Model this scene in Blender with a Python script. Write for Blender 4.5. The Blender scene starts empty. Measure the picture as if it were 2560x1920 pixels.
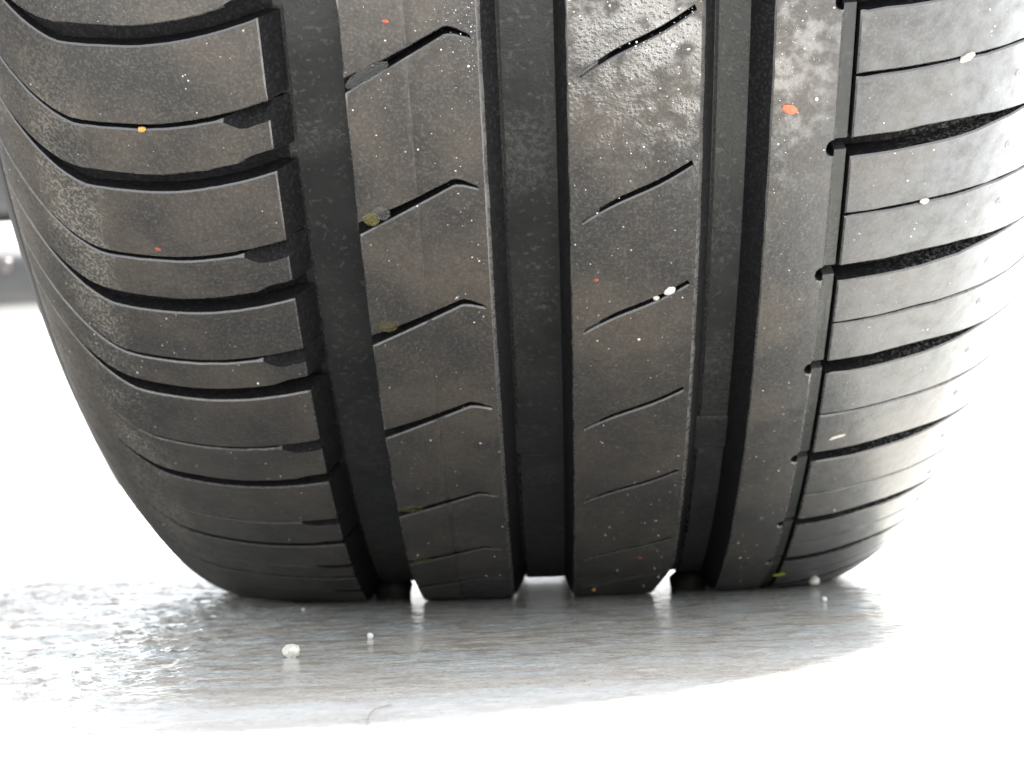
import bpy, bmesh, math, random
import numpy as np
from mathutils import Vector, Matrix
rnd = random.Random(7)
rng = np.random.default_rng(11)
scene = bpy.context.scene
COL = scene.collection

# ------------------------------------------------------------------ camera, sky, sun, exposure
cam_data = bpy.data.cameras.new('camera')
cam_data.lens = 63.675
cam_data.sensor_width = 36.0
cam_data.clip_start = 0.01
cam_data.clip_end = 3000.0
cam = bpy.data.objects.new('camera', cam_data)
COL.objects.link(cam)
RIGHT = Vector((0.99924125, 0.01581996, -0.03558994))
UP = Vector((0.03632658, -0.04901174, 0.99813738))
FWD = Vector((-0.01404617, 0.99867291, 0.04954924))
m = Matrix((RIGHT, UP, -FWD)).transposed().to_4x4()
m.translation = Vector((-0.00705, -0.63246, 0.03778))
cam.matrix_world = m
cam_data.dof.use_dof = True
cam_data.dof.focus_distance = 0.36
cam_data.dof.aperture_fstop = 36.0
scene.camera = cam

SUN_DIR = Vector((0.35, 0.15, 1.0)).normalized()
world = bpy.data.worlds.new('World')
scene.world = world
world.use_nodes = True
wn = world.node_tree.nodes
wl = world.node_tree.links
bg = wn['Background']
sky = wn.new('ShaderNodeTexSky')
sky.sky_type = 'NISHITA'
sky.sun_disc = False
sky.sun_elevation = math.asin(SUN_DIR.z)
sky.sun_rotation = math.atan2(SUN_DIR.x, SUN_DIR.y)
sky.dust_density = 2.5
hsv = wn.new('ShaderNodeHueSaturation')
hsv.inputs['Saturation'].default_value = 0.22      # white, hazy daylight
wl.new(sky.outputs[0], hsv.inputs['Color'])
wl.new(hsv.outputs[0], bg.inputs[0])
bg.inputs[1].default_value = 0.10

sun_data = bpy.data.lights.new('sun', 'SUN')
sun_data.energy = 5.0
sun_data.angle = math.radians(5.0)      # thin haze round the sun
sun_data.color = (1.0, 0.97, 0.935)
sun = bpy.data.objects.new('sun', sun_data)
sun.rotation_euler = SUN_DIR.to_track_quat('Z', 'Y').to_euler()
sun.location = (2, 1, 5)
COL.objects.link(sun)

scene.view_settings.view_transform = 'Standard'
scene.view_settings.look = 'None'
scene.view_settings.exposure = 3.6
scene.view_settings.gamma = 1.0
scene.view_settings.use_curve_mapping = False


# ------------------------------------------------------------------ node helpers
class Mat:
    def __init__(s, name):
        s.m = bpy.data.materials.new(name)
        s.m.use_nodes = True
        s.t = s.m.node_tree
        s.b = s.t.nodes['Principled BSDF']

    def n(s, kind, **kw):
        nd = s.t.nodes.new(kind)
        for k, v in kw.items():
            setattr(nd, k, v)
        return nd

    def put(s, sock, v):
        if hasattr(v, 'is_linked') or isinstance(v, bpy.types.NodeSocket):
            s.t.links.new(v, sock)
        else:
            sock.default_value = v

    def math(s, op, a, b=0.0, clamp=False):
        nd = s.n('ShaderNodeMath', operation=op, use_clamp=clamp)
        s.put(nd.inputs[0], a)
        s.put(nd.inputs[1], b)
        return nd.outputs[0]

    def remap(s, v, a, b, c=0.0, d=1.0, smooth=True):
        nd = s.n('ShaderNodeMapRange', interpolation_type='SMOOTHSTEP' if smooth else 'LINEAR')
        nd.clamp = True if not smooth else nd.clamp
        for i, x in enumerate((v, a, b, c, d)):
            s.put(nd.inputs[i], x)
        return nd.outputs[0]

    def mix(s, f, a, b):
        nd = s.n('ShaderNodeMix', data_type='RGBA')
        s.put(nd.inputs[0], f)
        for sock, v in ((nd.inputs[6], a), (nd.inputs[7], b)):
            if isinstance(v, tuple):
                v = (v[0], v[1], v[2], 1.0)
            s.put(sock, v)
        return nd.outputs[2]

    def noise(s, vec, scale, detail=3.0, rough=0.55, out=0):
        nd = s.n('ShaderNodeTexNoise')
        s.put(nd.inputs['Vector'], vec)
        nd.inputs['Scale'].default_value = scale
        nd.inputs['Detail'].default_value = detail
        nd.inputs['Roughness'].default_value = rough
        return nd.outputs[out]

    def voronoi(s, vec, scale, out='Distance'):
        nd = s.n('ShaderNodeTexVoronoi')
        s.put(nd.inputs['Vector'], vec)
        nd.inputs['Scale'].default_value = scale
        return nd.outputs[out]

    def bump(s, h, strength, dist, normal=None):
        nd = s.n('ShaderNodeBump')
        s.put(nd.inputs['Strength'], strength)
        nd.inputs['Distance'].default_value = dist
        s.put(nd.inputs['Height'], h)
        if normal is not None:
            s.put(nd.inputs['Normal'], normal)
        return nd.outputs[0]

    def set(s, **kw):
        for k, v in kw.items():
            if isinstance(v, tuple):
                v = (v[0], v[1], v[2], 1.0)
            s.put(s.b.inputs[k.replace('_', ' ')], v)
        return s.m


def tread_material():
    M = Mat('tread rubber')
    co = M.n('ShaderNodeTexCoord')
    pos = co.outputs['Object']
    uv = M.n('ShaderNodeUVMap', uv_map='tread').outputs[0]
    sep = M.n('ShaderNodeSeparateXYZ')
    M.put(sep.inputs[0], uv)
    s_, v_ = sep.outputs[0], sep.outputs[1]
    big = M.noise(pos, 45, 4)
    mid = M.noise(pos, 260, 4, 0.6)
    fine = M.noise(pos, 1500, 3, 0.6)
    col = M.mix(M.remap(big, 0.35, 0.68), (0.0185, 0.0178, 0.0168), (0.039, 0.0335, 0.0275))
    col = M.mix(M.remap(fine, 0.45, 0.72, 0.0, 0.42), col, (0.082, 0.076, 0.070))
    col = M.mix(M.remap(M.noise(pos, 620, 4, 0.7), 0.50, 0.36, 0.0, 0.32), col, (0.012, 0.012, 0.0115))
    # dusty right-hand shoulder, painted paler outwards to carry the glare from the right
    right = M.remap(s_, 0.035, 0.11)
    dust_glare = M.math('MULTIPLY', right, M.remap(mid, 0.25, 0.7, 0.35, 1.0))
    col = M.mix(M.math('MULTIPLY', dust_glare, 0.75), col, (0.112, 0.121, 0.128))
    rim_glare = M.remap(s_, 0.090, 0.125)  # near-white outer edge, glare put into the colour
    col = M.mix(M.math('MULTIPLY', rim_glare, M.remap(mid, 0.2, 0.7, 0.5, 1.0)), col, (0.27, 0.285, 0.295))
    # mottled dried mud along the left-hand shoulder
    d = M.math('ADD', s_, 0.1125)
    d = M.math('ADD', d, M.math('MULTIPLY', M.math('SUBTRACT', mid, 0.5), 0.012))
    band = M.remap(M.math('ABSOLUTE', d), 0.003, 0.011, 1.0, 0.0)
    mud = M.remap(M.noise(pos, 1300, 3, 0.75), 0.47, 0.60)
    mud = M.math('MULTIPLY', M.math('MULTIPLY', band, mud), M.remap(big, 0.35, 0.6, 0.35, 1.0))
    mud = M.math('MULTIPLY', mud, M.remap(v_, 0.26, 0.31, 1.0, 0.25))
    col = M.mix(M.math('MULTIPLY', mud, 0.65), col, (0.16, 0.155, 0.14))
    # pale specks
    vd = M.voronoi(pos, 420)
    sp = M.remap(vd, 0.06, 0.11, 1.0, 0.0)
    gate = M.remap(M.noise(pos, 120, 2), 0.52, 0.66)
    sp = M.math('MULTIPLY', sp, gate)
    col = M.mix(M.math('MULTIPLY', sp, 0.8), col, (0.5, 0.47, 0.42))
    # wet film in the upper right of the crown
    wet = M.math('MULTIPLY', M.remap(v_, 0.245, 0.318), M.remap(s_, -0.035, 0.025))
    wet = M.math('MULTIPLY', wet, M.remap(s_, 0.03, 0.075, 1.0, 0.1))
    wet = M.math('MAXIMUM', wet, M.math('MULTIPLY', M.math('MULTIPLY', M.remap(v_, 0.25, 0.31), M.remap(s_, -0.122, -0.136)), 0.4))
    wet = M.math('MULTIPLY', wet, M.remap(M.noise(pos, 130, 3, 0.6), 0.25, 0.70, 0.1, 1.0))
    wn_ = M.math('ADD', M.math('MULTIPLY', wet, 1.0), M.math('MULTIPLY', M.math('SUBTRACT', mid, 0.5), 1.4))
    wet = M.math('MULTIPLY', wet, M.remap(wn_, 0.1, 0.6))
    r = M.math('ADD', 0.40, M.math('MULTIPLY', M.math('SUBTRACT', mid, 0.5), 0.25))
    r = M.math('ADD', r, M.math('MULTIPLY', mud, 0.1))
    r = M.math('ADD', r, M.remap(s_, -0.118, -0.09, 0.25, 0.0))
    rough = M.math('SUBTRACT', r, M.math('MULTIPLY', wet, 0.30))
    h = M.math('ADD', M.math('MULTIPLY', fine, 0.5), mid)
    wb = M.noise(pos, 1150, 2, 0.55)
    nrm = M.bump(h, 0.4, 0.0004)
    nrm = M.bump(wb, M.math('MULTIPLY', wet, 0.8), 0.00055, nrm)
    return M.set(Base_Color=col, Roughness=rough, Normal=nrm, Coat_Weight=wet, Coat_Roughness=0.06, Coat_IOR=1.8, Coat_Normal=nrm, Specular_IOR_Level=M.math('ADD', M.remap(s_, -0.118, -0.09, 0.05, 0.27), M.math('MULTIPLY', wet, 0.3)))


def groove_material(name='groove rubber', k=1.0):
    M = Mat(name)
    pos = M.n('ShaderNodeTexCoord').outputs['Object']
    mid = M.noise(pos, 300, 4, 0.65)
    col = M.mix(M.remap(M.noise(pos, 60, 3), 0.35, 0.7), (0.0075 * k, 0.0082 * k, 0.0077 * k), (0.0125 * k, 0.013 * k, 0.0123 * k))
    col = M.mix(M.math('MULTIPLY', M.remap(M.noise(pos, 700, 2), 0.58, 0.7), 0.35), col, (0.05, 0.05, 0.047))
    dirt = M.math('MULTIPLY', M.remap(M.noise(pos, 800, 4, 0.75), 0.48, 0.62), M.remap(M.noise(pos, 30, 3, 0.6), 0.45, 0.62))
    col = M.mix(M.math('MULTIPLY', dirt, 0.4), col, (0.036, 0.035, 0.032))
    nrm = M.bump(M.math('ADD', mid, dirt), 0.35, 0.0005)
    return M.set(Base_Color=col, Roughness=M.remap(mid, 0.2, 0.8, 0.3, 0.5, False), Normal=nrm, Specular_IOR_Level=0.2)


def ground_material():
    M = Mat('wet concrete')
    pos = M.n('ShaderNodeTexCoord').outputs['Object']

    def stretched(sx, sy, ang):
        mp = M.n('ShaderNodeMapping')
        M.put(mp.inputs['Vector'], pos)
        mp.inputs['Scale'].default_value = (sx, sy, 1.0)
        mp.inputs['Rotation'].default_value = (0, 0, math.radians(ang))
        return mp.outputs[0]
    a = M.noise(stretched(0.35, 1.0, -14), 40, 4, 0.6)
    b = M.noise(stretched(0.6, 1.0, -10), 120, 4, 0.65)
    c = M.noise(pos, 900, 3, 0.65)
    e = M.noise(pos, 260, 3, 0.6)
    sep = M.n('ShaderNodeSeparateXYZ')
    M.put(sep.inputs[0], pos)
    r2 = M.math('ADD', M.math('POWER', M.math('MAXIMUM', M.math('ADD', sep.outputs[0], 0.08), 0.0), 2.0),
                M.math('MULTIPLY', M.math('POWER', sep.outputs[1], 2.0), 1.0))
    rad = M.math('ADD', M.math('SQRT', r2), M.math('MULTIPLY', M.math('SUBTRACT', M.math('ADD', a, b), 1.0), 0.16))
    dry_fade = M.remap(rad, 0.24, 0.40)                      # soaked round the tyre; paler outwards, painting in the fade to sunlit ground
    col = M.mix(M.remap(a, 0.44, 0.56), (0.315, 0.303, 0.27), (0.31, 0.325, 0.31))
    col = M.mix(M.remap(b, 0.48, 0.62, 0.0, 0.9), col, (0.195, 0.172, 0.142))
    col = M.mix(M.remap(c, 0.52, 0.68, 0.0, 0.7), col, (0.10, 0.08, 0.062))
    pale = M.mix(M.remap(b, 0.45, 0.7), (0.30, 0.30, 0.295), (0.25, 0.245, 0.235))
    col = M.mix(dry_fade, col, pale)
    rough = M.remap(M.math('ADD', e, M.math('MULTIPLY', b, 0.6)), 0.55, 1.0, 0.04, 0.20, False)
    rough = M.math('ADD', rough, M.math('MULTIPLY', dry_fade, 0.35))
    h = M.math('ADD', M.math('MULTIPLY', e, 1.0), M.math('MULTIPLY', c, 0.3))
    left = M.remap(sep.outputs[0], -0.11, -0.055, 1.0, 0.0)
    rough = M.math('MULTIPLY', rough, M.math('SUBTRACT', 0.8, M.math('MULTIPLY', left, 0.4)))
    nrm = M.bump(h, 0.30, 0.0010)
    nrm = M.bump(M.math('ADD', b, M.math('MULTIPLY', e, 0.8)), M.math('MULTIPLY', left, 0.6), 0.0012, nrm)
    damp = M.remap(M.noise(stretched(0.5, 1.0, -10), 75, 5, 0.7), 0.38, 0.55)
    damp = M.math('MULTIPLY', damp, M.remap(sep.outputs[0], -0.13, -0.05, 1.0, 0.12))
    rough = M.math('ADD', rough, M.math('MULTIPLY', damp, 0.25))
    return M.set(Base_Color=col, Roughness=rough, Normal=nrm, IOR=1.36, Specular_IOR_Level=M.math('SUBTRACT', 0.5, M.math('MULTIPLY', damp, 0.46)))


def plain(name, col, rough=0.5, var=0.25, scale=900, **kw):
    M = Mat(name)
    pos = M.n('ShaderNodeTexCoord').outputs['Object']
    dark = tuple(x * (1 - var) for x in col)
    c = M.mix(M.remap(M.noise(pos, scale, 3), 0.35, 0.65), dark, col)
    return M.set(Base_Color=c, Roughness=rough, **kw)


def wall_material():
    M = Mat('unworn rubber with groove shade')  # near-black base puts groove shade into the colour of walls and lateral floors
    pos = M.n('ShaderNodeTexCoord').outputs['Object']
    sep = M.n('ShaderNodeSeparateXYZ')
    M.put(sep.inputs[0], M.n('ShaderNodeUVMap', uv_map='tread').outputs[0])
    mud = M.remap(M.noise(pos, 1300, 3, 0.75), 0.50, 0.60)
    side = M.remap(sep.outputs[0], 0.066, 0.09, 0.12, 1.0)
    col = M.mix(M.math('MULTIPLY', mud, side), (0.0035, 0.0035, 0.004), (0.055, 0.054, 0.052))
    return M.set(Base_Color=col, Roughness=0.65, Specular_IOR_Level=0.06)


def edge_material():
    M = Mat('wet rubber edge')
    pos = M.n('ShaderNodeTexCoord').outputs['Object']
    n_ = M.noise(pos, 500, 3, 0.6)
    return M.set(Base_Color=(0.035, 0.034, 0.033), Roughness=M.remap(n_, 0.35, 0.65, 0.15, 0.4), IOR=1.5)


WALL = wall_material()
EDGE = edge_material()
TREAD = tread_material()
GROOVE = groove_material()
STRIP = groove_material('groove strip rubber', 2.3)
GROUND = ground_material()


# ------------------------------------------------------------------ object helpers
def link(name, mesh, parent=None, mat=None, **props):
    o = bpy.data.objects.new(name, mesh)
    COL.objects.link(o)
    if parent:
        o.parent = parent
    if mat and mesh is not None and not mesh.materials:
        mesh.materials.append(mat)
    for k, v in props.items():
        o[k] = v
    return o


# ------------------------------------------------------------------ tyre shape
R = 0.32
HUB = 0.30925
DEP = 0.0060
C2, C4 = 0.3678, 44.66
US, RHO, SIDE = 0.098, 0.054, math.radians(76)


def _profile(US, RHO, SIDE):
    u = np.linspace(0, US, 60)
    dr = C2 * u ** 2 + C4 * u ** 4
    p0 = math.atan(2 * C2 * US + 4 * C4 * US ** 3)
    ph = np.linspace(p0, SIDE, 40)
    ua = US + RHO * (np.sin(ph) - math.sin(p0))
    da = dr[-1] + RHO * (math.cos(p0) - np.cos(ph))
    ph2 = np.linspace(SIDE, math.radians(118), 40)[1:]
    n = len(ph2)
    L = 0.085
    uw = ua[-1] + np.cumsum(np.cos(ph2)) * L / n
    dw = da[-1] + np.cumsum(np.sin(ph2)) * L / n
    U = np.r_[u, ua[1:], uw]
    D = np.r_[dr, da[1:], dw]
    S = np.r_[0, np.cumsum(np.hypot(np.diff(U), np.diff(D)))]
    return S, U, D


PROF = {}
for sign, args in ((-1, (US, RHO, SIDE)), (1, (0.066, 0.069, SIDE))):        # the right shoulder rolls off earlier
    ps_, pu_, pd_ = _profile(*args)
    PROF[sign] = (ps_, pu_, pd_, np.arctan2(np.gradient(pd_), np.gradient(pu_)))
PS = PROF[-1][0]


def smooth01(x):
    x = np.clip(x, 0, 1)
    return x * x * (3 - 2 * x)


def surf(s, th, drop=0.0):
    """point on the tyre: s = distance across the tread, th = angle up from the bottom, drop = depth below the outer skin"""
    s, th, drop = np.broadcast_arrays(np.asarray(s, float), np.asarray(th, float), np.asarray(drop, float))
    a = np.abs(s)
    sg = np.sign(s)
    u, p, ang = (np.where(s < 0, np.interp(a, PROF[-1][0], PROF[-1][k]), np.interp(a, PROF[1][0], PROF[1][k])) for k in (1, 2, 3))
    r0 = R - p
    t = (th + math.pi) % (2 * math.pi) - math.pi
    z0 = HUB - r0 * np.cos(t)
    lift = 0.5 * (-z0 + np.sqrt(z0 * z0 + 0.0009 ** 2))
    y0 = -r0 * np.sin(t)
    rear = np.where(np.cos(t) > 0, np.clip(y0 - 0.0, 0, 0.09) ** 2 * 1.2, 0.0)      # the patch rolls off behind
    near = smooth01((0.030 - z0) / 0.045) * smooth01((a - 0.07) / 0.05) * (np.cos(t) > 0) * (s < 0)
    uu = u - np.sin(ang) * drop + near * 0.006
    rr = r0 - np.cos(ang) * drop
    x = sg * uu
    y = -rr * np.sin(t)
    z = HUB - rr * np.cos(t) + lift + rear * (np.cos(t) > 0.7)
    return np.stack([x, y, z], -1)


def grid_mesh(name, s, th, drop, wrap=False, smooth_angle=32, two_tone=False):
    """s, th, drop: 2-D arrays rows x cols"""
    nr, nc = s.shape
    P = surf(s, th, drop).reshape(-1, 3)
    idx = np.arange(nr * nc).reshape(nr, nc)
    if wrap:
        idx = np.vstack([idx, idx[:1]])
    q = np.stack([idx[:-1, :-1], idx[:-1, 1:], idx[1:, 1:], idx[1:, :-1]], -1).reshape(-1, 4)
    q = q[:, ::-1]
    bm = bmesh.new()
    uvl = bm.loops.layers.uv.new('tread')
    vs = [bm.verts.new(p) for p in P]
    bm.verts.ensure_lookup_table()
    sf = s.reshape(-1)
    tf = th.reshape(-1) * R
    df = drop.reshape(-1)
    for f in q:
        try:
            fc = bm.faces.new([vs[i] for i in f])
        except ValueError:
            continue
        if two_tone and max(df[i] for i in f) > 0.0011:
            fc.material_index = 1
        elif two_tone and max(df[i] for i in f) > 0.00032:
            fc.material_index = 2
        for lp, i in zip(fc.loops, f):
            lp[uvl].uv = (sf[i], tf[i])
        fc.smooth = True
    bmesh.ops.remove_doubles(bm, verts=bm.verts, dist=2e-6)
    me = bpy.data.meshes.new(name)
    bm.to_mesh(me)
    bm.free()
    if two_tone:
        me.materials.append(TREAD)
        me.materials.append(WALL)
        me.materials.append(EDGE)
    me.set_sharp_from_angle(angle=math.radians(smooth_angle))
    return me


BEV = 0.00036

# --- lateral pitch positions (angle of the lower lip of each groove at the block edge), read off the tread
LW = [0.1950, 0.3152, 0.4068, 0.5239, 0.6471, 0.7432, 0.8528, 0.9639]      # wide grooves, left shoulder
LT = [0.1450, 0.2716, 0.3557, 0.4593, 0.5825, 0.6900, 0.7927, 0.9025]      # thin sipes, left shoulder
R2 = [0.1900, 0.3020, 0.3800, 0.4849, 0.6080, 0.7161, 0.8197, 0.9300]      # sipes of the left centre rib
R3 = [0.2050, 0.3016, 0.3858, 0.5074, 0.6156, 0.7250, 0.8258, 0.9369]      # sipes of the right centre rib
RW = [0.1300, 0.2440, 0.3447, 0.4400, 0.5555, 0.6715, 0.7680, 0.8745, 0.9804]   # wide grooves, right shoulder (centre)
RT = [0.1850, 0.2900, 0.3925, 0.4939, 0.6140, 0.7191, 0.8197, 0.9279]      # thin sipes, right shoulder


def around(lst, n):
    """continue the pitches round the rest of the wheel"""
    a = list(lst)
    gap = 2 * math.pi - (a[-1] - a[0])
    k = n - len(a)
    return a + [a[-1] + gap * (i + 1) / (k + 1) for i in range(k)]


NP = 57
LW, LT, R2, R3, RW, RT = (around(x, NP) for x in (LW, LT, R2, R3, RW, RT))

tyre = bpy.data.objects.new('tyre', None)
tyre.empty_display_size = 0.05
COL.objects.link(tyre)
tyre['label'] = 'upright black car tyre with wet worn tread standing on the ground'
tyre['category'] = 'tyre'

S_A, S_B, S_C, S_D, S_E, S_F, S_G, S_H, S_I, S_J, S_K, S_L, S_M = (
    -0.0619, -0.0582, -0.0453, -0.0161, -0.0129, -0.0012, 0.0014, 0.0303, 0.0331, 0.0403, 0.0445, 0.0592, 0.0624)
S_END = 0.1385        # outer end of the shoulder blocks


def jit(n, amp):
    return rng.normal(0, amp, n)


# --- carcass: groove floors, shoulders and sidewalls, one closed skin of revolution
def build_carcass():
    smax = min(PROF[-1][0][-1], PROF[1][0][-1])
    s = np.r_[np.linspace(-smax, -0.142, 16), -0.1395, -0.137, np.linspace(-0.134, -0.068, 26),
              -0.0600, S_B, S_B + 0.0006, -0.056, np.linspace(-0.05, -0.0140, 14), S_E + 0.0001, S_E + 0.0007, np.linspace(-0.0110, 0.0320, 14), S_I + 0.0001, S_I + 0.0007, np.linspace(0.0360, 0.05, 6),
              0.056, 0.0585, 0.0600, np.linspace(0.068, 0.134, 26), 0.137, 0.1395, np.linspace(0.142, smax, 16)]
    a = np.abs(s)
    drop = DEP - 0.0012 * smooth01((a - 0.066) / 0.004) - 0.0032 * smooth01((a - 0.08) / 0.05)
    drop = np.where(a > 0.1365, 0.0012, drop)
    drop = np.where(a > 0.139, 0.0002, drop)
    for e_ in (S_B, S_E + 0.0001, S_I + 0.0001):
        drop = np.where((s <= e_ + 1e-6) & (s > e_ - 0.0035), DEP + 0.0007, drop)
    th = np.r_[np.linspace(-0.5, 1.35, 260)[:-1], np.linspace(1.35, 2 * math.pi - 0.5, 130)[:-1]]
    T, S = np.meshgrid(th, s, indexing='ij')
    D = np.repeat(drop[None], len(th), 0)
    me = grid_mesh('carcass', S, T, D, wrap=True)
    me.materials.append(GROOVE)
    me.materials.append(WALL)
    uvd = me.uv_layers['tread'].data
    for p in me.polygons:
        if abs(sum(uvd[i].uv[0] for i in p.loop_indices) / len(p.loop_indices)) > 0.064:
            p.material_index = 1
    me.materials.append(EDGE)
    for p in me.polygons:
        su = sum(uvd[i].uv[0] for i in p.loop_indices) / len(p.loop_indices)
        if any(abs(su - e_ - 0.0003) < 0.0002 for e_ in (S_B, S_E + 0.0001, S_I + 0.0001)):
            p.material_index = 2
    # inner liner closing the ring bead to bead
    bm = bmesh.new()
    bm.from_mesh(me)
    ed = [e for e in bm.edges if e.is_boundary]
    bmesh.ops.bridge_loops(bm, edges=ed)
    bm.to_mesh(me)
    bm.free()
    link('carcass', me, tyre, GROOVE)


build_carcass()


# --- ribs with sipes cut into them
def build_rib(name, s0, s1, t0, t1, slits, cols_in, dips=(), curl0=0.0, curl1=0.0, bev1=0.0009):
    cols = [(s0 - t0, DEP), (s0, BEV), (s0 + BEV, 0.0)] + [(c, 0.0) for c in cols_in] + \
           [(s1 - bev1, 0.0), (s1, bev1), (s1 + t1, DEP)]
    for c, d in dips:
        cols.append((c, d))
    cols.sort()
    cs = np.array([c[0] for c in cols])
    cd = np.array([c[1] for c in cols])
    rows_t, rows_d = [], []
    segs = []
    for sl in slits:
        lo, hi, g, dep = sl(cs)
        segs.append((lo, hi, g, dep))
    n = len(segs)
    bt = BEV / R
    for j in range(n):
        lo, hi, g, dep = segs[j]
        zero = np.zeros_like(cs)
        for t, d in ((lo - bt * g, zero), (lo, BEV * g), (lo, dep * g), (hi, dep * g), (hi, BEV * g), (hi + bt * g, zero)):
            rows_t.append(t)
            rows_d.append(d)
        nlo, _, ng, _ = segs[(j + 1) % n]
        nxt = nlo - bt * ng + (2 * math.pi if j == n - 1 else 0)
        cur = hi + bt * g
        k = 8 if cur.mean() < 1.3 else 3
        for i in range(1, k + 1):
            f = i / (k + 1)
            rows_t.append(cur * (1 - f) + nxt * f)
            rows_d.append(zero)
    T = np.array(rows_t)
    D = np.maximum(np.array(rows_d), cd[None])
    S = np.repeat(cs[None], len(T), 0)
    tt = (T + math.pi) % (2 * math.pi) - math.pi
    near = smooth01((0.37 - np.abs(tt)) / 0.12)
    S = S + curl0 * near * smooth01((s0 + 0.012 - S) / 0.012) - curl1 * near * smooth01((S - s1 + 0.012) / 0.012)
    # slightly ragged edges
    J = rng.normal(0, 1, S.shape)
    edge = (np.abs(S - s0) < 0.0006) | (np.abs(S - s1) < 0.0003)
    S = S + np.where(edge, J * 0.00006, 0)
    me = grid_mesh(name, S, T, D, wrap=True, two_tone=True)
    return link(name, me, tyre, TREAD)


def slit_r2(t0):
    k = 0.0415 / 0.0227
    ph = rnd.uniform(-1, 1) * 0.0006

    def f(s):
        c = t0 + k * np.clip(s - S_C, -0.001, 0.0215)
        after = np.clip(s - (S_C + 0.0215), 0, 1)
        c = c + 0.0008 + after * 0.55 - np.clip(after - 0.0015, 0, 1) * 1.5
        w = np.interp(s, [S_C, S_C + 0.010, S_C + 0.0225, S_C + 0.0268, S_C + 0.0272], [0.0105, 0.0068, 0.0050, 0.0018, 0.0])
        g = np.where(s > S_C + 0.0271, 0.0, 1.0)
        dep = np.interp(s, [S_C, S_C + 0.02, S_C + 0.027], [0.005, 0.005, 0.002])
        return c, c + w + ph * (w > 0), g, dep
    return f


def slit_r3(t0):
    def f(s):
        c = t0 + 0.0425 / 0.0237 * (s - 0.0043) + 0.0015 * np.sin((s - 0.004) * 260)
        w = np.interp(s, [0.0040, 0.0046, 0.012, 0.0278, 0.0284], [0.0, 0.0030, 0.0042, 0.0042, 0.0])
        w = np.where((s < 0.0039) | (s > 0.0285), 0, w)
        g = np.where(w > 0, 1.0, 0.0)
        dep = np.interp(s, [0.004, 0.010, 0.0125, 0.028], [0.0008, 0.0012, 0.005, 0.005])
        return c, c + w, g, dep
    return f


def slit_r4(t0):
    def f(s):
        d = s - 0.0569
        h = np.where(d > 0, np.sqrt(np.clip(1 - (1 - np.clip(d / 0.0022, 0, 1)) ** 2, 0, 1)), 0) * 0.0066
        g = np.where(h > 0, 1.0, 0.0)
        return t0 - h, t0 + h, g, np.full_like(s, 0.0048)
    return f


build_rib('centre_rib', S_C, S_D, 0.0009, 0.0030, [slit_r2(t) for t in R2],
          [-0.0440, -0.042, -0.039, -0.036, -0.0335, -0.0290, -0.0265, -0.0245, -0.0238, -0.0230, -0.0215, -0.0200, -0.0186, -0.0183, -0.01815, -0.0172],
          dips=[(-0.0323, 0.0), (-0.0317, 0.00030), (-0.0311, 0.00016), (-0.0303, 0.0)], curl0=0.0012)
build_rib('centre_rib', S_G, S_H, 0.0024, 0.0026, [slit_r3(t) for t in R3],
          [0.0025, 0.0036, 0.0040, 0.0043, 0.0046, 0.006, 0.008, 0.010, 0.0115, 0.0125, 0.015, 0.018, 0.021, 0.024, 0.0268, 0.0278, 0.0281, 0.0284, 0.0290], curl1=0.0042)
build_rib('outer_rib', S_K, S_L, 0.0040, 0.0002, [slit_r4(t) for t in RW],
          [0.047, 0.050, 0.053, 0.0556, 0.0569, 0.0570, 0.0572, 0.0575, 0.0579, 0.0584])


# --- shoulder blocks, each a part of its own
def left_curve(s):
    return 0.020 * (np.clip(s + 0.092, 0, 1) / 0.030) ** 1.7 + 0.052 * (np.clip(-0.106 - s, 0, 1) / 0.0245) ** 1.55


def right_curve(s, t=1.0):
    t = (t + math.pi) % (2 * math.pi) - math.pi
    k = min(max(0.95 - abs(t), 0.0), 0.55) * 0.030
    return 0.0025 * np.clip((s - 0.0624) / 0.018, 0, 1) - k * (np.clip(s - 0.080, 0, 1) / 0.020) ** 1.4


def squeeze(t):
    """the blocks close up as they roll into the contact patch"""
    t = (t + math.pi) % (2 * math.pi) - math.pi
    return float(0.42 + 0.58 * smooth01((abs(t) - 0.22) / 0.50))


def left_wide(s, hi):
    w = np.interp(-s, [0.0619, 0.09, 0.106, 0.118, 0.125, 0.134], [0.0140, 0.0135, 0.0140, 0.0070, 0.0036, 0.0022])
    return w if hi else 0 * s


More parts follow.
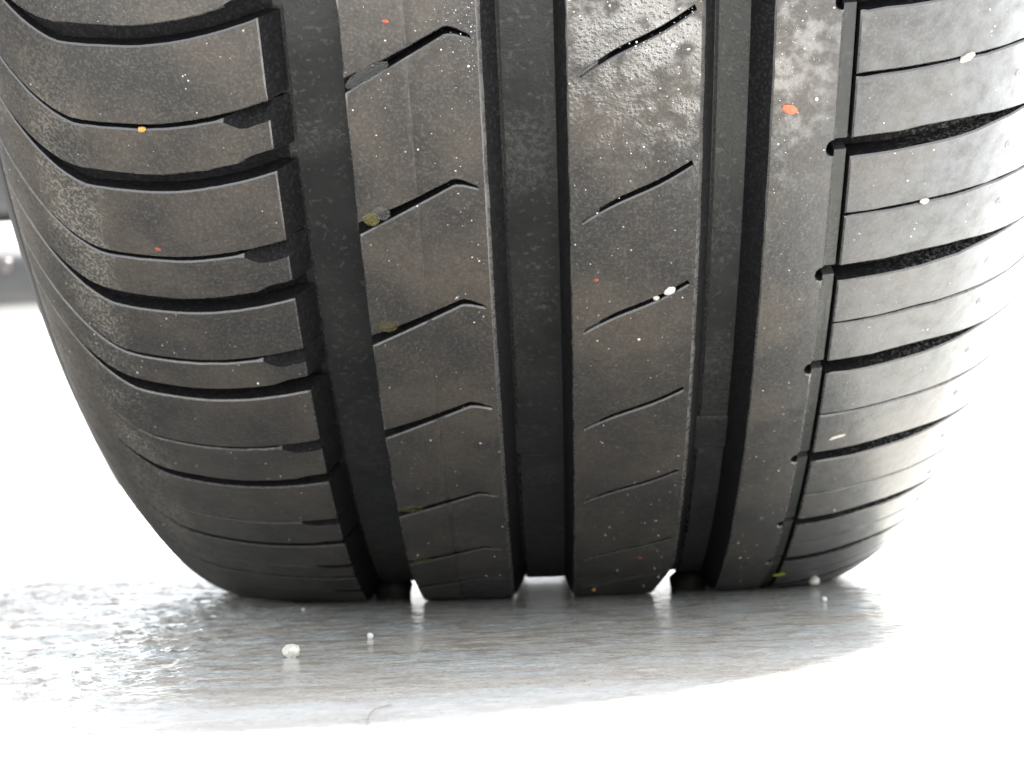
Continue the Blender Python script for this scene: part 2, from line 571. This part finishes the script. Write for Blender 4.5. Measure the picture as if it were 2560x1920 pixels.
def block(name, ss, lo, hi, dlo, dhi, d0, d1, taper0, taper1, blo, bhi, wob=0.00008, ns=3):
    """ss: columns from inner to outer edge; lo/hi angles; dlo/dhi wall depths; blo/bhi bevel widths per column"""
    n = len(ss)
    d = np.sign(ss[-1] - ss[0])
    S = np.r_[ss[0] - d * taper0, ss[0], ss[0] + d * BEV, ss[1:-1], ss[-1] - d * BEV, ss[-1], ss[-1] + d * taper1]
    cd = np.r_[d0, BEV, 0, np.zeros(n - 2), 0, BEV * 0.5, d1]
    key = np.abs(ss - ss[0])
    f = lambda arr: np.interp(np.clip(np.abs(S - ss[0]) * np.sign((S - ss[0]) * d), 0, key[-1]), key, arr)
    lo, hi, dlo, dhi, blo, bhi = (f(np.broadcast_to(np.asarray(x, float), (n,))) for x in (lo, hi, dlo, dhi, blo, bhi))
    lo = lo + rng.normal(0, wob / R, len(S))
    hi = hi + rng.normal(0, wob / R, len(S))
    bl, bh = blo / R, bhi / R
    rows = [(lo, dlo), (lo, np.minimum(blo, dlo)), (lo + bl, 0 * lo)]
    for i in range(1, ns + 1):
        t = i / (ns + 1)
        rows.append(((lo + bl) * (1 - t) + (hi - bh) * t, 0 * lo))
    rows += [(hi - bh, 0 * lo), (hi, np.minimum(bhi, dhi)), (hi, dhi)]
    T = np.array([r[0] for r in rows])
    D = np.maximum(np.array([r[1] for r in rows]), cd[None])
    SS = np.repeat(S[None], len(T), 0)
    # follow the slanted walls
    if ss[0] > ss[-1]:
        me = grid_mesh(name, SS[:, ::-1], T[:, ::-1], D[:, ::-1], two_tone=True)
    else:
        me = grid_mesh(name, SS, T, D, two_tone=True)
    return link(name, me, tyre, TREAD)


def left_blocks():
    ss = -np.r_[-S_A, 0.0632, 0.0650, np.linspace(0.067, 0.079, 8), np.linspace(0.082, 0.100, 7), np.linspace(0.1025, 0.135, 15), S_END]
    base = left_curve(ss)
    wd = left_wide(ss, True)
    depth = np.interp(-ss, [0.062, 0.08, 0.12, 0.135], [0.0052, 0.0048, 0.0028, 0.0012])
    tw = np.interp(-ss, [0.062, 0.108, 0.118, 0.135], [0.0034, 0.0032, 0.0026, 0.0018])
    ev = sorted([(t, 'w') for t in LW] + [(t, 't') for t in LT])
    for i, (t, k) in enumerate(ev):
        t2, k2 = ev[(i + 1) % len(ev)]
        if i == len(ev) - 1:
            t2 += 2 * math.pi
        q = squeeze(t)
        q2 = squeeze(t2)
        lo = t + base + (wd if k == 'w' else tw) * q
        hi = t2 + base
        # bevels: lower lip narrow; a sloped facet cut into the inner corner below every thin sipe, small step above wide grooves
        bhi = np.full_like(ss, BEV)
        if k2 == 't':
            bhi = bhi + 0.0031 * q2 * smooth01((ss + 0.0735) / 0.006)
        blo = np.full_like(ss, BEV)
        if k == 'w':
            blo = blo + 0.0009 * q * smooth01((ss + 0.0695) / 0.0015)
        block('tread_block', ss, lo, hi, depth, depth, DEP, 0.0016, 0.0034, 0.0004, blo, bhi,
              wob=0.00006 if k == 'w' else 0.00003)


def right_blocks():
    ss = np.r_[S_M, 0.0640, 0.068, 0.073, 0.078, 0.083, 0.088, 0.093, 0.098, 0.103, 0.108, 0.113, 0.118, 0.123, 0.128, 0.133, S_END]
    hw = np.interp(ss, [0.0624, 0.083, 0.092, 0.0985, 0.106, 0.115, 0.14], [0.0073, 0.0072, 0.0062, 0.0036, 0.0012, 0.0007, 0.0006])
    tw = np.interp(ss, [0.062, 0.085, 0.105, 0.14], [0.0011, 0.0011, 0.0007, 0.0005])
    depth = np.interp(ss, [0.062, 0.08, 0.11, 0.135], [0.0050, 0.0046, 0.0022, 0.0012])
    ev = sorted([(t, 'w') for t in RW] + [(t, 't') for t in RT])
    for i, (t, k) in enumerate(ev):
        t2, k2 = ev[(i + 1) % len(ev)]
        if i == len(ev) - 1:
            t2 += 2 * math.pi
        lo = t + right_curve(ss, t) + (hw if k == 'w' else tw)
        hi = t2 + right_curve(ss, t2) - (hw if k2 == 'w' else tw)
        block('tread_block', ss, lo, hi, depth, depth, DEP, 0.0016, 0.0004, 0.0004, BEV, BEV, wob=0.0001)


left_blocks()
right_blocks()


# --- raised strips in the narrow groove, between the wide lateral grooves
def strips():
    for i, t in enumerate(RW):
        t2 = RW[i + 1] if i + 1 < len(RW) else RW[0] + 2 * math.pi
        ss = np.array([S_L - 0.0002, 0.0600, 0.0606, 0.0612, 0.06165])
        n = len(ss)
        S = np.r_[ss[0], ss, ss[-1]]
        d = np.r_[DEP, 0.0009, 0.0010, 0.0010, 0.0010, 0.0011, DEP]
        lo, hi = t + 0.0066, t2 - 0.0022
        T = np.r_[lo, np.linspace(lo, hi, 9), hi]
        dr = np.r_[DEP, np.zeros(9), DEP]
        TT, SS = np.meshgrid(T, S, indexing='ij')
        D = np.maximum(dr[:, None], d[None])
        link('groove_strip', grid_mesh('groove_strip', SS, TT, D), tyre, STRIP)


strips()


def wear_bar(s0, s1, t0, t1, h):
    S = np.r_[s0, s0 + 0.0004, np.linspace(s0 + 0.001, s1 - 0.001, 6), s1 - 0.0004, s1]
    T = np.r_[t0, t0 + 0.0012, np.linspace(t0 + 0.004, t1 - 0.004, 6), t1 - 0.0012, t1]
    hh = DEP - h
    dr = np.r_[DEP + .0002, hh + 0.0002, np.full(6, hh), hh + 0.0002, DEP + .0002]
    TT, SS = np.meshgrid(T, S, indexing='ij')
    D = np.repeat(dr[:, None], len(S), 1)
    link('wear_bar', grid_mesh('wear_bar', SS, TT, D), tyre, GROOVE)


wear_bar(S_I - 0.0003, S_J + 0.0006, 0.5530, 0.600, 0.0003)
wear_bar(S_E - 0.0002, S_F + 0.0002, 0.5580, 0.600, 0.0001)


# --- small moulded dimples near the outer edge of the right shoulder
def dots():
    mids = [0.9053, 0.8468, 0.7957, 0.7387, 0.6951, 0.6365, 0.5795, 0.5119, 0.4428, 0.962, 0.38]
    ph = np.linspace(0, 2 * math.pi, 13)[:-1]
    for t in mids:
        rows = []
        for rad, d in ((1.15, 0.0001), (0.95, -0.00018), (0.72, -0.0002), (0.45, -0.00005), (0.0, 0.00003)):
            rows.append((0.1032 + 0.0009 * rad * np.cos(ph), t + 0.0027 * rad * np.sin(ph), np.full(12, d)))
        S = np.array([np.r_[r[0], r[0][:1]] for r in rows])
        T = np.array([np.r_[r[1], r[1][:1]] for r in rows])
        D = np.array([np.r_[r[2], r[2][:1]] for r in rows])
        link('moulded_dot', grid_mesh('moulded_dot', S, T, D), tyre, TREAD)


dots()


# ------------------------------------------------------------------ ground
def relief(shape, step, lo, hi, rg):
    """band-limited random relief (unit variance) with wavelengths between lo and hi metres"""
    f = np.fft.rfft2(rg.normal(0, 1, shape))
    ky = np.fft.fftfreq(shape[0], step)[:, None]
    kx = np.fft.rfftfreq(shape[1], step)[None]
    k = np.hypot(ky, kx)
    amp = np.where((k > 1 / hi) & (k < 1 / lo), 1.0 / np.maximum(k, 1e-6) ** 0.8, 0)
    out = np.fft.irfft2(f * amp, s=shape)
    return out / out.std()


def ground():
    step = 0.0013
    cx = np.arange(-0.30, 0.22, step)
    cy = np.arange(-0.46, 0.12, step)
    xs = np.r_[-1500, -60, -20, -6, -2, -0.8, cx, 0.8, 2, 6, 20, 60, 1500]
    ys = np.r_[-300, -20, -6, -2, -0.8, cy, 0.4, 1, 2, 4, 8, 20, 60, 200, 2500]
    rg = np.random.default_rng(5)
    z = relief((len(cx), len(cy)), step, 0.003, 0.014, rg) + 0.7 * relief((len(cx), len(cy)), step, 0.012, 0.05, rg)
    X, Y = np.meshgrid(cx, cy, indexing='ij')
    left = 1 - smooth01((X + 0.115) / 0.06)
    amp = 0.00004 + 0.00022 * left + 0.00018 * smooth01((-0.125 - X) / 0.10) + 0.00005 * smooth01((X - 0.06) / 0.05)
    edge = np.minimum(np.minimum(X + 0.30, 0.22 - X), np.minimum(Y + 0.46, 0.12 - Y))
    z = z * amp * smooth01(edge / 0.03)
    foot = np.maximum(smooth01((np.abs(X) - 0.085) / 0.02), smooth01((np.abs(Y) - 0.07) / 0.02))
    z = np.clip(z, -0.0012, 0.0009) * (0.15 + 0.85 * foot) - 0.00008
    Z = np.full((len(xs), len(ys)), -0.00008)
    Z[6:6 + len(cx), 5:5 + len(cy)] = z
    XX, YY = np.meshgrid(xs, ys, indexing='ij')
    V = np.stack([XX, YY, Z], -1).reshape(-1, 3)
    idx = np.arange(len(xs) * len(ys)).reshape(len(xs), len(ys))
    F = np.stack([idx[:-1, :-1], idx[1:, :-1], idx[1:, 1:], idx[:-1, 1:]], -1).reshape(-1, 4)
    me = bpy.data.meshes.new('ground')
    me.vertices.add(len(V))
    me.vertices.foreach_set('co', V.astype(np.float32).ravel())
    me.loops.add(F.size)
    me.loops.foreach_set('vertex_index', F.astype(np.int32).ravel())
    me.polygons.add(len(F))
    me.polygons.foreach_set('loop_start', np.arange(0, F.size, 4, dtype=np.int32))
    me.polygons.foreach_set('use_smooth', np.ones(len(F), dtype=bool))
    me.update(calc_edges=True)
    me.validate()
    link('ground', me, None, GROUND, kind='structure', label='wet pale concrete ground under the tyre', category='ground')


ground()


# ------------------------------------------------------------------ small things
def blob(name, mat, loc, size, axes=None, seed=0, rough=0.18, sub=2, jag=0.07):
    """an irregular pebble-like lump; axes = (x axis, y axis, normal)"""
    bm = bmesh.new()
    bmesh.ops.create_icosphere(bm, subdivisions=sub, radius=0.5)
    rs = np.random.default_rng(seed)
    dirs = rs.normal(0, 1, (7, 3))
    dirs /= np.linalg.norm(dirs, axis=1)[:, None]
    amp = rs.uniform(-rough, rough, 7)
    for v in bm.verts:
        nrm = np.array(v.co.normalized())
        k = 1 + float((amp * np.clip(dirs @ nrm, 0, 1) ** 2).sum())
        v.co *= k * (1 + float(rs.normal(0, jag)))
        v.co.x *= size[0]
        v.co.y *= size[1]
        v.co.z *= size[2]
    for f in bm.faces:
        f.smooth = sub > 2
    me = bpy.data.meshes.new(name)
    bm.to_mesh(me)
    bm.free()
    o = link(name, me, None, mat)
    if axes:
        mm = Matrix(axes).transposed().to_4x4()
    else:
        mm = Matrix.Identity(4)
    mm.translation = Vector(loc)
    o.matrix_world = mm
    return o


def frame(s, t, drop=0.0):
    p = Vector(surf(s, t, drop))
    ex = (Vector(surf(s + 1e-4, t, drop)) - p).normalized()
    ey = (Vector(surf(s, t + 3e-4, drop)) - p).normalized()
    nz = ex.cross(ey).normalized()
    if nz.dot(p - Vector((0, 0, HUB))) < 0:
        nz = -nz
    ey = nz.cross(ex).normalized()
    return p, ex, ey, nz


def on_tread(name, mat, s, t, size, label, cat, seed=0, drop=0.0, group=None, sink=0.3, rough=0.18, spin=0.0, sub=2):
    p, ex, ey, nz = frame(s, t, drop)
    ex2 = ex * math.cos(spin) + ey * math.sin(spin)
    ey2 = nz.cross(ex2)
    o = blob(name, mat, p + nz * size[2] * (0.5 - sink), size, (ex2, ey2, nz), seed, rough, sub, 0.0 if sub > 2 else 0.09)
    o['label'] = label
    o['category'] = cat
    if group:
        o['group'] = group
    return o


CREAM = plain('pale stone', (0.36, 0.34, 0.29), 0.6)
WHITE = plain('white speck', (0.38, 0.375, 0.355), 0.5)
ORANGE = plain('orange flake', (0.32, 0.06, 0.016), 0.5)
RED = plain('dull red fleck', (0.20, 0.04, 0.018), 0.5)
YELLOW = plain('yellow fleck', (0.34, 0.18, 0.03), 0.5)
LIME = plain('lime flake', (0.2, 0.28, 0.02), 0.5)
HAIR = plain('grey hair', (0.16, 0.14, 0.13), 0.4)


def drop_mat(name, col, alpha):
    """a thin film of water: mostly see-through, with a glossy skin"""
    M = Mat(name)
    lw = M.n('ShaderNodeLayerWeight')
    lw.inputs['Blend'].default_value = 0.35
    return M.set(Base_Color=col, Roughness=0.15, IOR=1.4, Alpha=M.remap(lw.outputs['Facing'], 0.0, 1.0, alpha, min(1.0, alpha + 0.3), False))


JUICE = drop_mat('yellowish water', (0.13, 0.115, 0.04), 0.22)
FILM = drop_mat('thin brownish water', (0.085, 0.072, 0.025), 0.15)
CLEAR = drop_mat('clear water', (0.10, 0.105, 0.10), 0.12)

# ground bits
o = blob('pebble', CREAM, (-0.0624, -0.2403, 0.0014), (0.0037, 0.0034, 0.0029), None, 5, 0.45)
o['label'] = 'cream pebble lying on the wet ground in front of the tyre'
o['category'] = 'pebble'
for i, (x, y, sz, lab) in enumerate([
        (-0.0778, -0.1023, 0.0011, 'tiny grey pebble close to the left foot of the tyre'),
        (-0.0489, -0.2010, 0.0016, 'small glassy pebble on the ground below the left groove of the tyre'),
        (0.0690, -0.1350, 0.0015, 'small white pebble on the ground in front of the right shoulder of the tyre')]):
    o = blob('pebble', WHITE, (x, y, sz * 0.4), (sz, sz, sz), None, 20 + i)
    o['label'] = lab
    o['category'] = 'pebble'


GAP_DARK = plain('dark gap filler', (0.020, 0.018, 0.015), 0.8, 0.6, 700)  # added lumps that keep the outer part of both side gaps dark
o = blob('gap_blocker', GAP_DARK, (-0.0545, -0.058, 0.0022), (0.0105, 0.026, 0.0125), None, 31, 0.4, 3, 0.05)
o['label'] = 'added dark lump blocking light through the foot of the left groove'
o['category'] = 'light blocker'
o = blob('gap_blocker', GAP_DARK, (0.0408, -0.054, 0.0012), (0.0125, 0.030, 0.0125), None, 37, 0.5, 3, 0.06)
o['label'] = 'added dark lump blocking light at the foot of the right groove beside a bright gap'
o['category'] = 'light blocker'


def hair():
    cu = bpy.data.curves.new('hair', 'CURVE')
    cu.dimensions = '3D'
    cu.bevel_depth = 0.0001
    cu.bevel_resolution = 1
    sp = cu.splines.new('BEZIER')
    pts = [(-0.0349, -0.3549, 0.00012), (-0.0354, -0.3405, 0.0006), (-0.0334, -0.3277, 0.00012)]
    sp.bezier_points.add(len(pts) - 1)
    for b, p in zip(sp.bezier_points, pts):
        b.co = p
        b.handle_left_type = b.handle_right_type = 'AUTO'
        b.radius = 1.0
    tmp = bpy.data.objects.new('tmp', cu)
    COL.objects.link(tmp)
    me = bpy.data.meshes.new_from_object(tmp.evaluated_get(bpy.context.evaluated_depsgraph_get()))
    bpy.data.objects.remove(tmp)
    me.name = 'hair'
    link('hair', me, None, HAIR, label='thin curved hair lying on the bright ground', category='hair')


hair()

# bits stuck to the tread
on_tread('flake', ORANGE, 0.0478, 0.9083, (0.0030, 0.0017, 0.0007), 'largest bright orange flake stuck on the right rib of the tyre', 'flake', 3, rough=0.5, spin=-0.25)
on_tread('flake', LIME, 0.0624, 0.2972, (0.0035, 0.0018, 0.0006), 'lime green flake at the lower right of the tyre', 'flake', 4, rough=0.3)
on_tread('pebble', CREAM, 0.0747, 0.255, (0.0036, 0.0034, 0.0034), 'pale round pebble stuck under the right shoulder of the tyre', 'pebble', 8, sink=0.15)
on_tread('flake', YELLOW, -0.0907, 0.9025, (0.0018, 0.0011, 0.0012), 'amber yellow fleck wedged in a sipe of the left shoulder', 'flake', 9, sink=0.6)
on_tread('pebble', CREAM, 0.0875, 0.9300, (0.0036, 0.0018, 0.0016), 'pale yellowish stone wedged in the topmost sipe of the right shoulder', 'pebble', 10, sink=0.5, spin=0.2)
on_tread('pebble', WHITE, 0.0809, 0.8222, (0.0022, 0.0014, 0.0013), 'small white stone wedged in the second sipe from the top on the right shoulder', 'pebble', 11, sink=0.5)
on_tread('pebble', WHITE, 0.0240, 0.7630, (0.0027, 0.0015, 0.0014), 'white grain wedged in a sipe of the right centre rib', 'pebble', 12, sink=0.45, spin=0.5)
on_tread('pebble', CREAM, 0.0208, 0.7570, (0.0014, 0.0011, 0.0011), 'cream grain beside the white grain in the same centre rib sipe', 'pebble', 13, sink=0.45)
on_tread('flake', CREAM, 0.0682, 0.5825, (0.0042, 0.0012, 0.0005), 'thin tan flake lying flat on the right shoulder', 'flake', 14, rough=0.3, spin=0.25)
on_tread('flake', RED, -0.0354, 0.9804, (0.0013, 0.0008, 0.0004), 'small red fleck near the top of the left centre rib', 'flake', 15, rough=0.3)
on_tread('flake', RED, -0.0921, 0.8032, (0.0013, 0.0011, 0.0004), 'small orange-red fleck on a left shoulder block', 'flake', 16, rough=0.3)
on_tread('flake', RED, 0.0071, 0.7762, (0.0011, 0.0009, 0.0003), 'faint red fleck near the left edge of the right centre rib', 'flake', 17, rough=0.3)
on_tread('flake', RED, 0.0199, 0.3858, (0.0014, 0.0012, 0.0004), 'small red fleck low on the right centre rib', 'flake', 18, rough=0.3)
on_tread('flake', YELLOW, 0.0075, 0.290, (0.0011, 0.0011, 0.0008), 'tiny amber grain at the foot of the right centre rib', 'flake', 19, rough=0.2)
on_tread('water_droplet', JUICE, -0.0423, 0.8345, (0.0038, 0.0036, 0.0011), 'yellowish water drop above a sipe of the left centre rib', 'droplet', 21, rough=0.1, sink=0.35, sub=3)
on_tread('water_droplet', CLEAR, -0.0398, 0.8400, (0.0036, 0.0040, 0.0014), 'clear water drop touching the yellowish drop on its right', 'droplet', 22, rough=0.1, sink=0.35, spin=0.5, sub=3)
on_tread('water_droplet', FILM, -0.0414, 0.7380, (0.0048, 0.0040, 0.0008), 'flat yellowish drop above the second lower sipe of the left centre rib', 'droplet', 23, rough=0.1, sink=0.4, sub=3)
on_tread('water_droplet', FILM, -0.0412, 0.5030, (0.0056, 0.0040, 0.0010), 'flat yellow drop low on the left centre rib', 'droplet', 24, rough=0.1, sink=0.4, sub=3)
on_tread('water_droplet', FILM, -0.0412, 0.3950, (0.0054, 0.0050, 0.0008), 'lowest brownish drop at the foot of the left centre rib', 'droplet', 25, rough=0.1, sink=0.4, sub=3)
on_tread('water_droplet', CLEAR, -0.0405, 0.9440, (0.0105, 0.0030, 0.0010), 'long clear water drop filling the topmost sipe of the left centre rib', 'droplet', 26, rough=0.15, sink=0.4, spin=0.50, sub=3)


def grit_glints():
    bm = bmesh.new()
    for i in range(1250):
        t = rnd.uniform(0.28, 1.05)
        s = rnd.choice([rnd.uniform(S_C + .002, S_D - .001), rnd.uniform(S_G + .001, S_H - .001), rnd.uniform(S_G + .001, S_H - .001),
                        rnd.uniform(S_K + .001, S_L - .004), rnd.uniform(-0.12, S_A - .002), rnd.uniform(S_M + .001, 0.1)])
        if s < S_A or s > S_M:
            off = float(left_curve(np.array(s)) if s < 0 else right_curve(np.array(s), t))
            if any(-0.001 < t - off - q < 0.016 for q in LW) or any(abs(t - off - q) < 0.009 for q in RW) and s > 0 or any(abs(t - off - q) < 0.004 for q in (LT if s < 0 else RT)):
                continue
        if i >= 520:          # extra white grains stand in for wet glints, upper right of the crown
            t = 1.03 - abs(rnd.gauss(0, 0.075))
            s = rnd.choice([S_H - 0.001 - abs(rnd.gauss(0, 0.011)), S_K + 0.001 + abs(rnd.gauss(0, 0.006)), S_H - 0.001 - abs(rnd.gauss(0, 0.013)), S_D - 0.001 - abs(rnd.gauss(0, 0.005))])
            if not (S_G < s < S_H or S_K < s < S_L or s < S_D):
                continue
        p, ex, ey, nz = frame(s, t)
        r = 0.000075 * math.exp(rnd.gauss(0, 0.55))
        mm = Matrix((ex, ey, nz)).transposed().to_4x4()
        mm.translation = p + nz * r * 0.3
        bmesh.ops.create_icosphere(bm, subdivisions=1, radius=r * (1.0 if i < 520 else 0.9), matrix=mm @ Matrix.Diagonal((rnd.uniform(.8, 1.6), rnd.uniform(.8, 1.3), 1, 1)))
    me = bpy.data.meshes.new('grit_glints')
    bm.to_mesh(me)
    bm.free()
    link('grit_glints', me, None, WHITE, kind='stuff', label='fine gritty specks over the tread, with white grains added as wet glints', category='grit_glints')


grit_glints()


# ------------------------------------------------------------------ blurred vehicle far behind, left
def background_car():
    root = bpy.data.objects.new('parked_car', None)
    root.location = (-1.55, 3.45, 0)
    COL.objects.link(root)
    root['label'] = 'blurred dark parked car far behind the tyre at the left'
    root['category'] = 'car'
    body = plain('dark car paint', (0.004, 0.004, 0.005), 0.35, scale=20)
    grey = plain('grey bumper plastic', (0.006, 0.0065, 0.007), 0.5, scale=30)
    pale = plain('pale reflector panel', (0.75, 0.76, 0.68), 0.4, scale=30)
    lamp = plain('pinkish lamp lens', (0.03, 0.024, 0.024), 0.4, scale=30)

    def rounded(name, mat, x0, x1, y0, y1, z0, z1, b):
        bm = bmesh.new()
        bmesh.ops.create_cube(bm, size=1)
        for v in bm.verts:
            v.co = Vector(((x0 + x1) / 2 + v.co.x * (x1 - x0), (y0 + y1) / 2 + v.co.y * (y1 - y0), (z0 + z1) / 2 + v.co.z * (z1 - z0)))
        bmesh.ops.bevel(bm, geom=list(bm.edges), offset=b, segments=3, affect='EDGES', profile=0.5)
        me = bpy.data.meshes.new(name)
        bm.to_mesh(me)
        bm.free()
        for f in me.polygons:
            f.use_smooth = True
        return link(name, me, root, mat)

    rounded('bumper', grey, -1.3, 0.48, -0.05, 0.25, 0.458, 0.583, 0.03)
    rounded('reflector_panel', pale, -1.3, 0.44, 0.0, 0.25, 0.585, 0.652, 0.012)
    rounded('body', body, -1.3, 0.45, 0.02, 0.9, 0.654, 0.95, 0.05)
    rounded('lamp', lamp, 0.345, 0.375, -0.06, 0.05, 0.525, 0.562, 0.012)
    for x in (-1.1, 1.55):  # second wheel is added, unseen behind the tyre, to grey the centre gap
        bm = bmesh.new()
        bmesh.ops.create_cone(bm, cap_ends=True, segments=32, radius1=0.3, radius2=0.3, depth=0.2,
                              matrix=Matrix.Translation((x, 1.0, 0.3)) @ Matrix.Rotation(math.pi / 2, 4, 'Y'))
        bmesh.ops.bevel(bm, geom=[e for e in bm.edges if len(e.link_faces) == 2 and e.calc_face_angle() > 1], offset=0.03, segments=2, affect='EDGES')
        me = bpy.data.meshes.new('wheel')
        bm.to_mesh(me)
        bm.free()
        link('wheel', me, root, body)


background_car()
